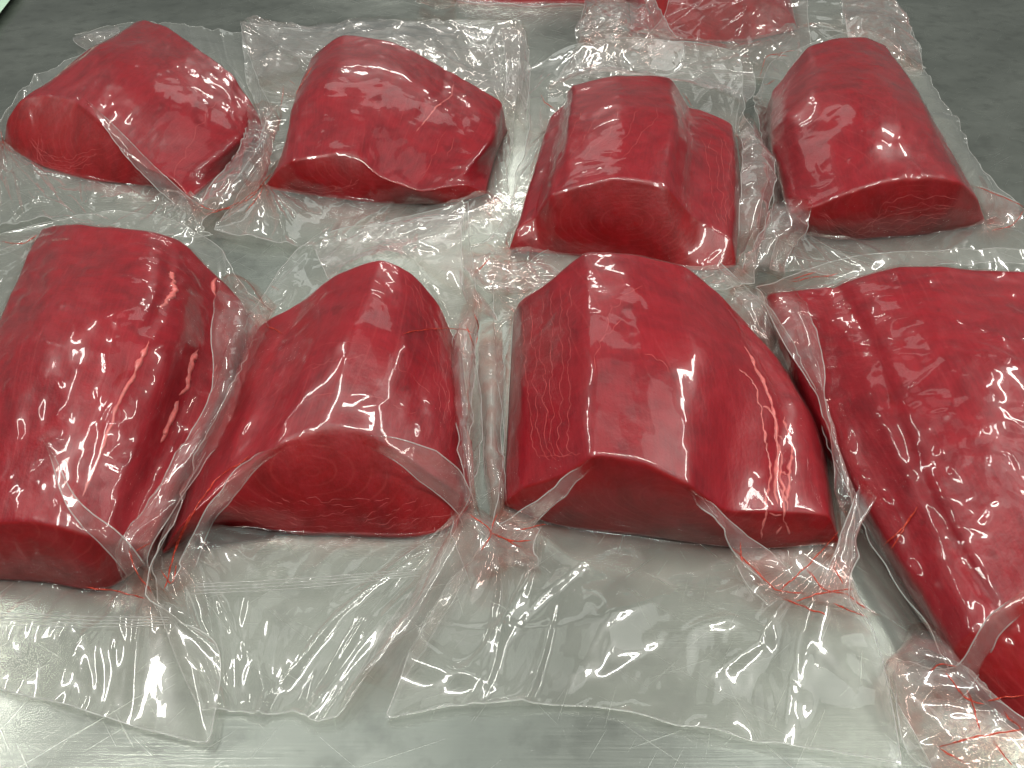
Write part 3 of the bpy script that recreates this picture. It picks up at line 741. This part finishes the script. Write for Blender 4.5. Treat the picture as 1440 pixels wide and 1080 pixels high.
for s_ in SPECS: build_pack(s_)
print('loins', time.time()-T0)
for s_ in SPECS: build_film(s_['id'])
print('films', time.time()-T0)


from mathutils.bvhtree import BVHTree
# ------------------------------------------------------------------ standing folds, webs and turned-over flaps of the bags
fold('e', [[(318,388,.035),(352,400,.045),(388,432,.025)],[(302,470,.045),(335,470,.055),(352,500,.03)],[(296,560,.05),(315,555,.055),(325,580,.03)],[(248,655,.045),(268,640,.05),(288,645,.03)],[(195,730,.034),(212,715,.04),(222,740,.03)],[(162,785,.02),(180,780,.034),(200,800,.02)],[(195,838,.012),(215,830,.02),(235,850,.01)]], 1)
fold('e', [[(66,610,.074),(70,612,.075)],[(98,715,.058),(112,705,.060)],[(135,760,.045),(160,745,.052)],[(190,830,.012),(215,815,.022)]], 2)
fold('f', [[(505,612,.075),(508,618,.072),(512,624,.070)],[(560,618,.070),(560,635,.062),(562,655,.050)],[(618,640,.058),(610,662,.045),(602,685,.030)],[(650,672,.040),(646,695,.028),(640,718,.012)],[(672,738,.020),(664,745,.012),(655,752,.004)]], 3, crumple=.0008)
fold('f', [[(405,620,.070),(402,628,.066)],[(345,648,.056),(352,664,.045)],[(295,712,.040),(318,702,.030)],[(258,772,.022),(288,748,.008)],[(232,835,.012),(264,832,.003)]], 4)
fold('f', [[(650,432,.040),(665,415,.05),(678,425,.03)],[(642,500,.034),(655,490,.05),(664,505,.03)],[(646,580,.032),(654,575,.048),(660,590,.03)],[(648,655,.036),(656,650,.045),(660,665,.02)],[(664,730,.012),(672,725,.022),(682,738,.008)]], 5)
fold('f', [[(640,748,.020),(655,732,.036),(678,758,.012)],[(588,822,.006),(612,812,.030),(636,842,.005)],[(532,900,.004),(566,888,.028),(592,915,.004)],[(470,1008,.002),(500,960,.022),(556,975,.003)]], 6, stain_and_glow=.12, crumple=.0006)
fold('f', [[(440,342,.030),(520,310,.042),(600,292,.052),(657,283,.058)],[(452,372,.030),(530,345,.040),(600,335,.050),(652,340,.055)],[(470,398,.022),(545,372,.060),(600,392,.055),(648,420,.040)]], 7, stain_and_glow=.12, crumple=.0014, size=.014)
fold('g', [[(834,643,.0745),(838,652,.073)],[(772,688,.048),(786,700,.036)],[(716,728,.028),(746,744,.010)],[(680,756,.014),(724,778,.003)]], 8)
fold('g', [[(640,718,.010),(672,722,.022),(705,735,.016),(765,735,.010)],[(648,770,.018),(678,748,.034),(705,758,.022),(750,768,.012)],[(665,835,.004),(690,812,.016),(725,800,.010),(762,806,.003)]], 9, crumple=.002, size=.008)
fold('g', [[(962,688,.068),(967,693,.064)],[(1008,738,.044),(1026,732,.034)],[(1048,792,.022),(1082,778,.012)],[(1095,842,.008),(1142,846,.005)]], 10)
fold('g', [[(1198,672,.034),(1203,690,.030)],[(1182,760,.028),(1198,776,.020)],[(1150,832,.010),(1198,850,.009)],[(1140,862,.004),(1225,868,.004)]], 11, crumple=.002)
fold('g', [[(1030,780,.012),(1100,770,.020),(1180,790,.014)],[(1050,820,.008),(1110,815,.018),(1200,835,.008)],[(1090,858,.003),(1140,850,.010),(1235,872,.003)]], 12, crumple=.002, size=.008)
fold('h', [[(1064,402,.045),(1088,395,.052),(1115,398,.042)],[(1102,482,.045),(1125,470,.052),(1152,500,.042)],[(1150,560,.040),(1160,560,.046),(1166,592,.034)],[(1174,640,.036),(1180,650,.040),(1184,684,.020)],[(1196,722,.026),(1200,735,.026),(1196,764,.006)]], 13)
fold('h', [[(1445,826,.066),(1452,846,.060)],[(1388,876,.046),(1402,902,.034)],[(1345,932,.024),(1366,958,.012)],[(1296,942,.012),(1326,1004,.005)]], 14)
fold('h', [[(1262,905,.006),(1300,880,.018),(1345,925,.018)],[(1255,960,.005),(1300,945,.020),(1375,985,.014)],[(1290,1040,.003),(1335,1010,.012),(1440,1030,.010)],[(1320,1095,.002),(1390,1080,.010),(1480,1090,.006)]], 15, crumple=.0024, size=.009)
fold('c', [[(1040,172,.034),(1050,160,.042),(1062,175,.036)],[(1046,228,.044),(1062,222,.05),(1084,246,.036)],[(1042,292,.038),(1060,285,.044),(1078,296,.030)],[(1036,350,.030),(1050,345,.034),(1062,372,.014)]], 16)
fold('d', [[(1088,292,.040),(1112,286,.046),(1134,294,.040)],[(1078,318,.036),(1100,312,.048),(1130,322,.036)],[(1060,352,.024),(1084,345,.036),(1112,350,.02)],[(1040,392,.012),(1070,385,.020),(1100,396,.008)]], 17, crumple=.002, size=.008)
fold('a', [[(118,138,.073),(124,146,.070)],[(182,198,.054),(170,212,.045)],[(232,250,.032),(216,262,.020)],[(290,300,.012),(264,302,.004)]], 18)
fold('a', [[(358,150,.03),(382,165,.035),(372,200,.012)],[(335,215,.025),(362,225,.03),(350,255,.010)],[(290,270,.018),(325,268,.024),(320,300,.006)],[(262,315,.004),(300,305,.012),(330,320,.004)]], 19, crumple=.002, size=.008)
fold('d', [[(1366,258,.036),(1374,285,.022),(1386,314,.003)],[(1410,270,.024),(1414,290,.016),(1412,316,.003)],[(1446,286,.012),(1442,300,.008),(1432,320,.002)]], 20)
fold('c', [[(648,352,.022),(700,372,.022),(752,362,.020)],[(655,390,.024),(710,392,.018),(790,385,.012)],[(700,416,.008),(770,412,.008),(830,404,.006)]], 21, crumple=.002, size=.008)
fold('c', [[(822,60,.032),(900,48,.055),(980,52,.060),(1050,68,.055)],[(800,90,.020),(880,88,.030),(980,92,.032),(1060,105,.030)],[(770,130,.006),(860,106,.084),(960,118,.080),(1045,150,.02)]], 22, stain_and_glow=.12, crumple=.0013, size=.018)
fold('b', [[(342,30,.034),(430,40,.036),(560,30,.040),(690,30,.048),(735,36,.046)],[(346,70,.018),(440,62,.050),(560,58,.075),(680,90,.03),(738,80,.024)],[(350,130,.006),(400,120,.02),(600,90,.05),(700,150,.02),(728,150,.004)]], 23, stain_and_glow=.12, crumple=.0012, size=.012)
fold('b', [[(700,20,.05),(735,35,.048),(742,60,.04)],[(712,80,.035),(730,90,.04),(742,110,.028)],[(715,160,.02),(722,170,.024),(735,190,.010)]], 24, stain_and_glow=.12, crumple=.001)
fold('a', [[(102,50,.012),(135,40,.016),(165,34,.010)],[(110,64,.006),(140,60,.012),(170,52,.006)],[(135,78,.002),(155,74,.004),(178,66,.003)]], 25, stain_and_glow=.12, crumple=.001)
fold('i', [[(818,30,.045),(860,10,.05),(900,5,.05),(920,-20,.05)],[(812,60,.030),(860,45,.045),(900,50,.04),(930,20,.05)],[(830,85,.010),(880,80,.022),(930,85,.018),(960,70,.02)]], 26, crumple=.0016, size=.014)
fold('i', [[(945,-35,.075),(1000,-45,.085),(1135,-30,.075)],[(935,20,.045),(1000,15,.055),(1135,15,.045)],[(905,60,.015),(1000,72,.020),(1140,70,.015)],[(895,95,.003),(1000,100,.004),(1140,105,.003)]], 33, stain_and_glow=.12, crumple=.0009, size=.02, haze=.35)
fold('i', [[(1180,-20,.05),(1230,-10,.05),(1262,10,.04)],[(1190,40,.04),(1240,40,.045),(1285,60,.025)],[(1200,90,.015),(1250,95,.02),(1298,100,.005)]], 27, crumple=.0015, size=.016)
fold('j', [[(578,-12,.02),(610,-16,.03),(645,-14,.03)],[(586,2,.012),(612,-2,.022),(642,0,.018)],[(592,6,.002),(620,10,.006),(640,8,.002)]], 28, crumple=.002, size=.006)
fold('g', [[(676,455,.004),(690,452,.010),(706,456,.006)],[(676,560,.003),(690,560,.012),(705,560,.005)],[(684,650,.003),(694,650,.012),(704,655,.005)],[(694,735,.004),(700,730,.008),(708,735,.004)]], 29, crumple=.001, size=.01)
fold('f', [[(648,375,.030),(665,400,.040),(690,430,.015)],[(655,420,.020),(675,440,.024),(700,452,.008)]], 31, crumple=.001)
fold('h', [[(1015,425,.012),(1045,405,.020),(1072,412,.02)],[(1040,470,.008),(1060,455,.018),(1082,450,.014)],[(1068,490,.004),(1080,482,.010),(1092,478,.006)]], 32, crumple=.0016, size=.008)
print('folds', time.time()-T0)

# ------------------------------------------------------------------ fine strands that follow the surfaces
def bvh_of(objs):
    V = []; Fq = []; off = 0
    for o_ in objs:
        base = np.array(PACK_ORIGIN[o_.name]); me = o_.data
        co = np.zeros(len(me.vertices)*3); me.vertices.foreach_get('co', co); co = co.reshape(-1, 3)+base
        V += co.tolist(); Fq += [[i+off for i in p.vertices] for p in me.polygons]; off += len(co)
    return BVHTree.FromPolygons(V, Fq)
PACK_ORIGIN = {}
for P_ in PACKS.values():
    PACK_ORIGIN[P_['loin'].name] = P_['origin']; PACK_ORIGIN[P_['film'].name] = P_['origin']
    for ch in P_['film'].children: PACK_ORIGIN[ch.name] = P_['origin']
loin_bvh = {k: bvh_of([P_['loin']]) for k, P_ in PACKS.items()}
film_bvh = bvh_of([P_['film'] for P_ in PACKS.values()] + [c for P_ in PACKS.values() for c in P_['film'].children if c.name.startswith('film_fold')])
def follow(bvh, pts, step=2.2, wob=1.2, seed=0, lift=0.0):
    c = np.array(pts, float); c3 = catmull(np.concatenate([c, np.zeros((len(c), 1))], 1), max(4, int(np.linalg.norm(np.diff(c, axis=0), axis=1).sum()/step)))
    n = len(c3); t = np.arange(n)*step; out = []
    c3[:, 0] += fbm(t/14, t*0, seed, 3)*wob*2; c3[:, 1] += fbm(t/14, t*0+5, seed+1, 3)*wob*2
    for x, y in c3[:, :2]:
        a = (x-720)/F_PX; b = (540-y)/F_PX
        d = Vector((a, CP+b*SP, -SP+b*CP)).normalized()
        h = bvh.ray_cast(Vector((0, 0, CAM_H)), d)
        if h[0] is not None:
            q = np.array(h[0])-np.array(d)*lift
            if not out or np.linalg.norm(q-out[-1]) < .02: out.append(q)
    return np.array(out)
def strand_mesh(name, paths, rad, mat, parent, origin, seed=0, nseg=5, kind=None):
    V = []; Fq = []; off = 0
    for k, p in enumerate(paths):
        if len(p) < 4: continue
        n = len(p); r = rad*(.65+.9*np.abs(fbm(np.arange(n)/7., np.zeros(n), seed+k, 2)))*np.minimum(1, np.minimum(np.arange(n), np.arange(n)[::-1])/4+.1)
        v, f = tube(p, r, nseg); V.append(v); Fq += [[i+off for i in ff] for ff in f]; off += len(v)
    if V:
        V = np.concatenate(V)
        o_ = make_mesh(name, V, Fq, [mat], parent, origin, attrs={'haze': np.full(len(V), .6)})
        return o_
def JUICE(k, lines, r=.00042):
    P_ = PACKS[k]
    for j, l in enumerate(lines):
        p = follow(film_bvh, l, wob=1.0, seed=j*3+ord(k), lift=.0003)
        strand_mesh('juice_streak', [p], r, M_JUICE, P_['film'], P_['origin'], seed=j)
JUICE('g', [[(660,722),(690,748),(676,775)],[(690,748),(720,762),(748,760)],[(690,748),(700,720)],[(700,752),(735,770)],[(1030,770),(1060,800),(1095,830),(1130,835)],[(1095,832),(1130,800),(1165,765),(1180,745)],[(1135,800),(1160,830),(1190,835)],[(1120,845),(1165,832),(1200,828)],[(1170,848),(1222,868)],[(1190,835),(1220,858)],[(1100,842),(1165,866)],[(1172,795),(1185,822)],[(768,738),(725,745)],[(1040,760),(1045,795)]])
JUICE('f', [[(565,470),(600,464),(640,462),(668,468)],[(668,440),(672,470),(664,500)],[(655,455),(668,490)],[(240,790),(262,740),(300,680),(352,640)],[(232,830),(244,780),(270,720)],[(226,800),(240,820),(250,790)],[(372,458),(400,470)]])
JUICE('e', [[(180,770),(190,800),(215,835)],[(120,826),(165,832),(205,842)],[(165,798),(195,830)],[(215,762),(190,775)],[(0,340),(32,342),(58,326)],[(372,396),(392,408)],[(38,350),(44,362)]])
JUICE('b', [[(440,90),(418,130),(402,180),(384,240)],[(384,240),(360,270),(330,292)],[(372,262),(345,300)],[(636,36),(626,70),(610,100)],[(400,120),(392,165)],[(415,120),(395,105)]])
JUICE('a', [[(272,284),(300,296),(340,282),(370,262)],[(290,300),(330,290)],[(0,180),(8,205),(20,215)]])
JUICE('c', [[(740,98),(760,120),(790,145)],[(760,140),(785,155),(800,140)],[(770,150),(758,132)],[(960,130),(985,160),(1030,150)],[(978,150),(975,168)],[(668,385),(690,362),(740,345)],[(985,400),(1010,385)]])
JUICE('d', [[(1110,78),(1080,78),(1066,110)],[(1066,110),(1078,118),(1090,110)],[(1090,76),(1120,72)],[(1372,262),(1405,275),(1440,290)],[(1440,295),(1425,315),(1395,325)],[(1150,382),(1060,408),(1010,410)]])
JUICE('h', [[(1180,385),(1120,395),(1065,410)],[(1240,770),(1262,750),(1285,720)],[(1252,775),(1290,712)],[(1345,938),(1320,935),(1306,945)],[(1330,945),(1365,985),(1385,990)],[(1385,985),(1440,978)],[(1360,970),(1380,1030)],[(1320,1050),(1380,1035),(1440,1025)],[(1320,1052),(1360,1075)],[(1395,1040),(1425,1078)],[(1410,1000),(1440,1030)]])
JUICE('i', [[(885,45),(905,20),(915,0)],[(850,20),(865,22)],[(1035,85),(1062,110)]])
def MARB(k, lines, r=.00023):
    P_ = PACKS[k]
    ps = [follow(loin_bvh[k], l, wob=3.2, seed=j*5+ord(k), lift=-.0001) for j, l in enumerate(lines)]
    o_ = strand_mesh('marbling', ps, r, M_MARB, P_['loin'], P_['origin'], seed=3, nseg=4)
    o_['kind'] = 'stuff'
def SEAL(k, a, b, n, gap):
    P_ = PACKS[k]
    for j in range(n):
        p = follow(film_bvh, [(a[0], a[1]+j*gap), ((a[0]+b[0])/2, (a[1]+b[1])/2+j*gap+2), (b[0], b[1]+j*gap*.7)], wob=.25, seed=j, lift=.0002)
        strand_mesh('seal_line', [p], .00028, M_EDGE, P_['film'], P_['origin'], seed=j)
SEAL('f', (268, 822), (590, 800), 4, 4.5)
SEAL('e', (0, 862), (238, 868), 4, 5)
M_MARB = mat_simple('marbling_line', (0.54, 0.07, 0.07), .4, .2)
rr = random.Random(5)
gl = [[(735+i*13, 432-i*7), (737+i*13, 500), (745+i*11, 580), (757+i*10, 640), (775+i*9, 650-i*3)] for i in range(6)]
gl += [[(905, 400), (870, 425), (850, 470)], [(880, 445), (845, 480), (832, 520)], [(900, 500), (930, 505), (945, 530)]]
MARB('g', gl)
fl = [[(560+i*13, 372+i*8), (590+i*11, 440+i*6), (612+i*8, 520+i*5), (622+i*6, 600)] for i in range(6)]
fl += [[(440,490),(500,480),(560,500)],[(430,520),(500,500),(570,520),(610,560)],[(420,560),(500,555),(590,580)],[(380,560),(420,520),(470,505)]]
for q in range(7):
    w_, h_ = 60+q*24, 14+q*9; cy = 690-q*2
    fl.append([(470+w_*math.cos(a), cy+h_*math.sin(a)) for a in np.linspace(.15+.05*q, math.pi-.15-.03*q, 9) if 610 < cy+h_*math.sin(a) < 748])
MARB('f', [l for l in fl if len(l) > 2], .00015)
MARB('c', [[(900-i*26,150),(885-i*26,180),(868-i*26,200),(850-i*26,225)] for i in range(-2,4)]+[[(985+i*12,190),(1000+i*9,240),(1010+i*6,320)] for i in range(4)])
MARB('a', [[(35+q*6,195-q*2),(60,215+q*4),(100,222+q*5),(140-q*2,208+q*4)] for q in range(5)]+[[(330,112),(290,165),(255,225),(240,262)]])
MARB('d', [[(1150,300-q*1),(1170+q*10,322+q*2),(1240,328-q*7),(1330+q*4,310-q*6)] for q in range(6)])
MARB('b', [[(392,255+q*3),(430,262+q*4),(480,262+q*3),(510-q*4,250)] for q in range(4)]+[[(625,185),(610,215),(592,250)],[(640,190),(625,225)]])
def SINEW(k, lines, r=.0011):
    P_ = PACKS[k]
    for j, l in enumerate(lines):
        p = follow(loin_bvh[k], l, wob=2.5, seed=j*5+ord(k), lift=-.0006)
        strand_mesh('sinew', [p], r, M_SINEW, P_['loin'], P_['origin'], seed=j, nseg=7)
SINEW('g', [[(1035,515),(1055,530),(1068,570),(1075,620),(1082,660),(1078,700),(1072,760)],[(1068,570),(1085,580),(1092,620),(1098,660),(1102,710),(1108,755)],[(1080,665),(1100,662)],[(1078,700),(1098,690),(1104,712)],[(1076,722),(1104,722)],[(1085,755),(1100,735)]], .0009)
SINEW('e', [[(312,385),(300,402),(304,420)],[(282,492),(268,515),(262,545),(250,560)],[(250,560),(240,590),(225,625)]], .0022)
SINEW('f', [[(352,470),(368,462)]], .002)
print('strands', time.time()-T0)
# ------------------------------------------------------------------ small things at the far edge
o = make_mesh('cutting_board', [W((-60, 95, .003)), W((16, -2, .003)), W((120, -130, .003)), W((-200, -130, .003)),
     W((-60, 95, .012)), W((16, -2, .012)), W((120, -130, .012)), W((-200, -130, .012))],
     [(0, 3, 2, 1), (4, 5, 6, 7), (0, 1, 5, 4), (1, 2, 6, 5), (2, 3, 7, 6), (3, 0, 4, 7)], [M_MINT], smooth=False)
b_ = o.modifiers.new('bevel', 'BEVEL'); b_.width = .002; b_.segments = 2
tag(o, 'pale mint green board showing at the far left corner of the steel table', 'board')
print('done', time.time()-T0)
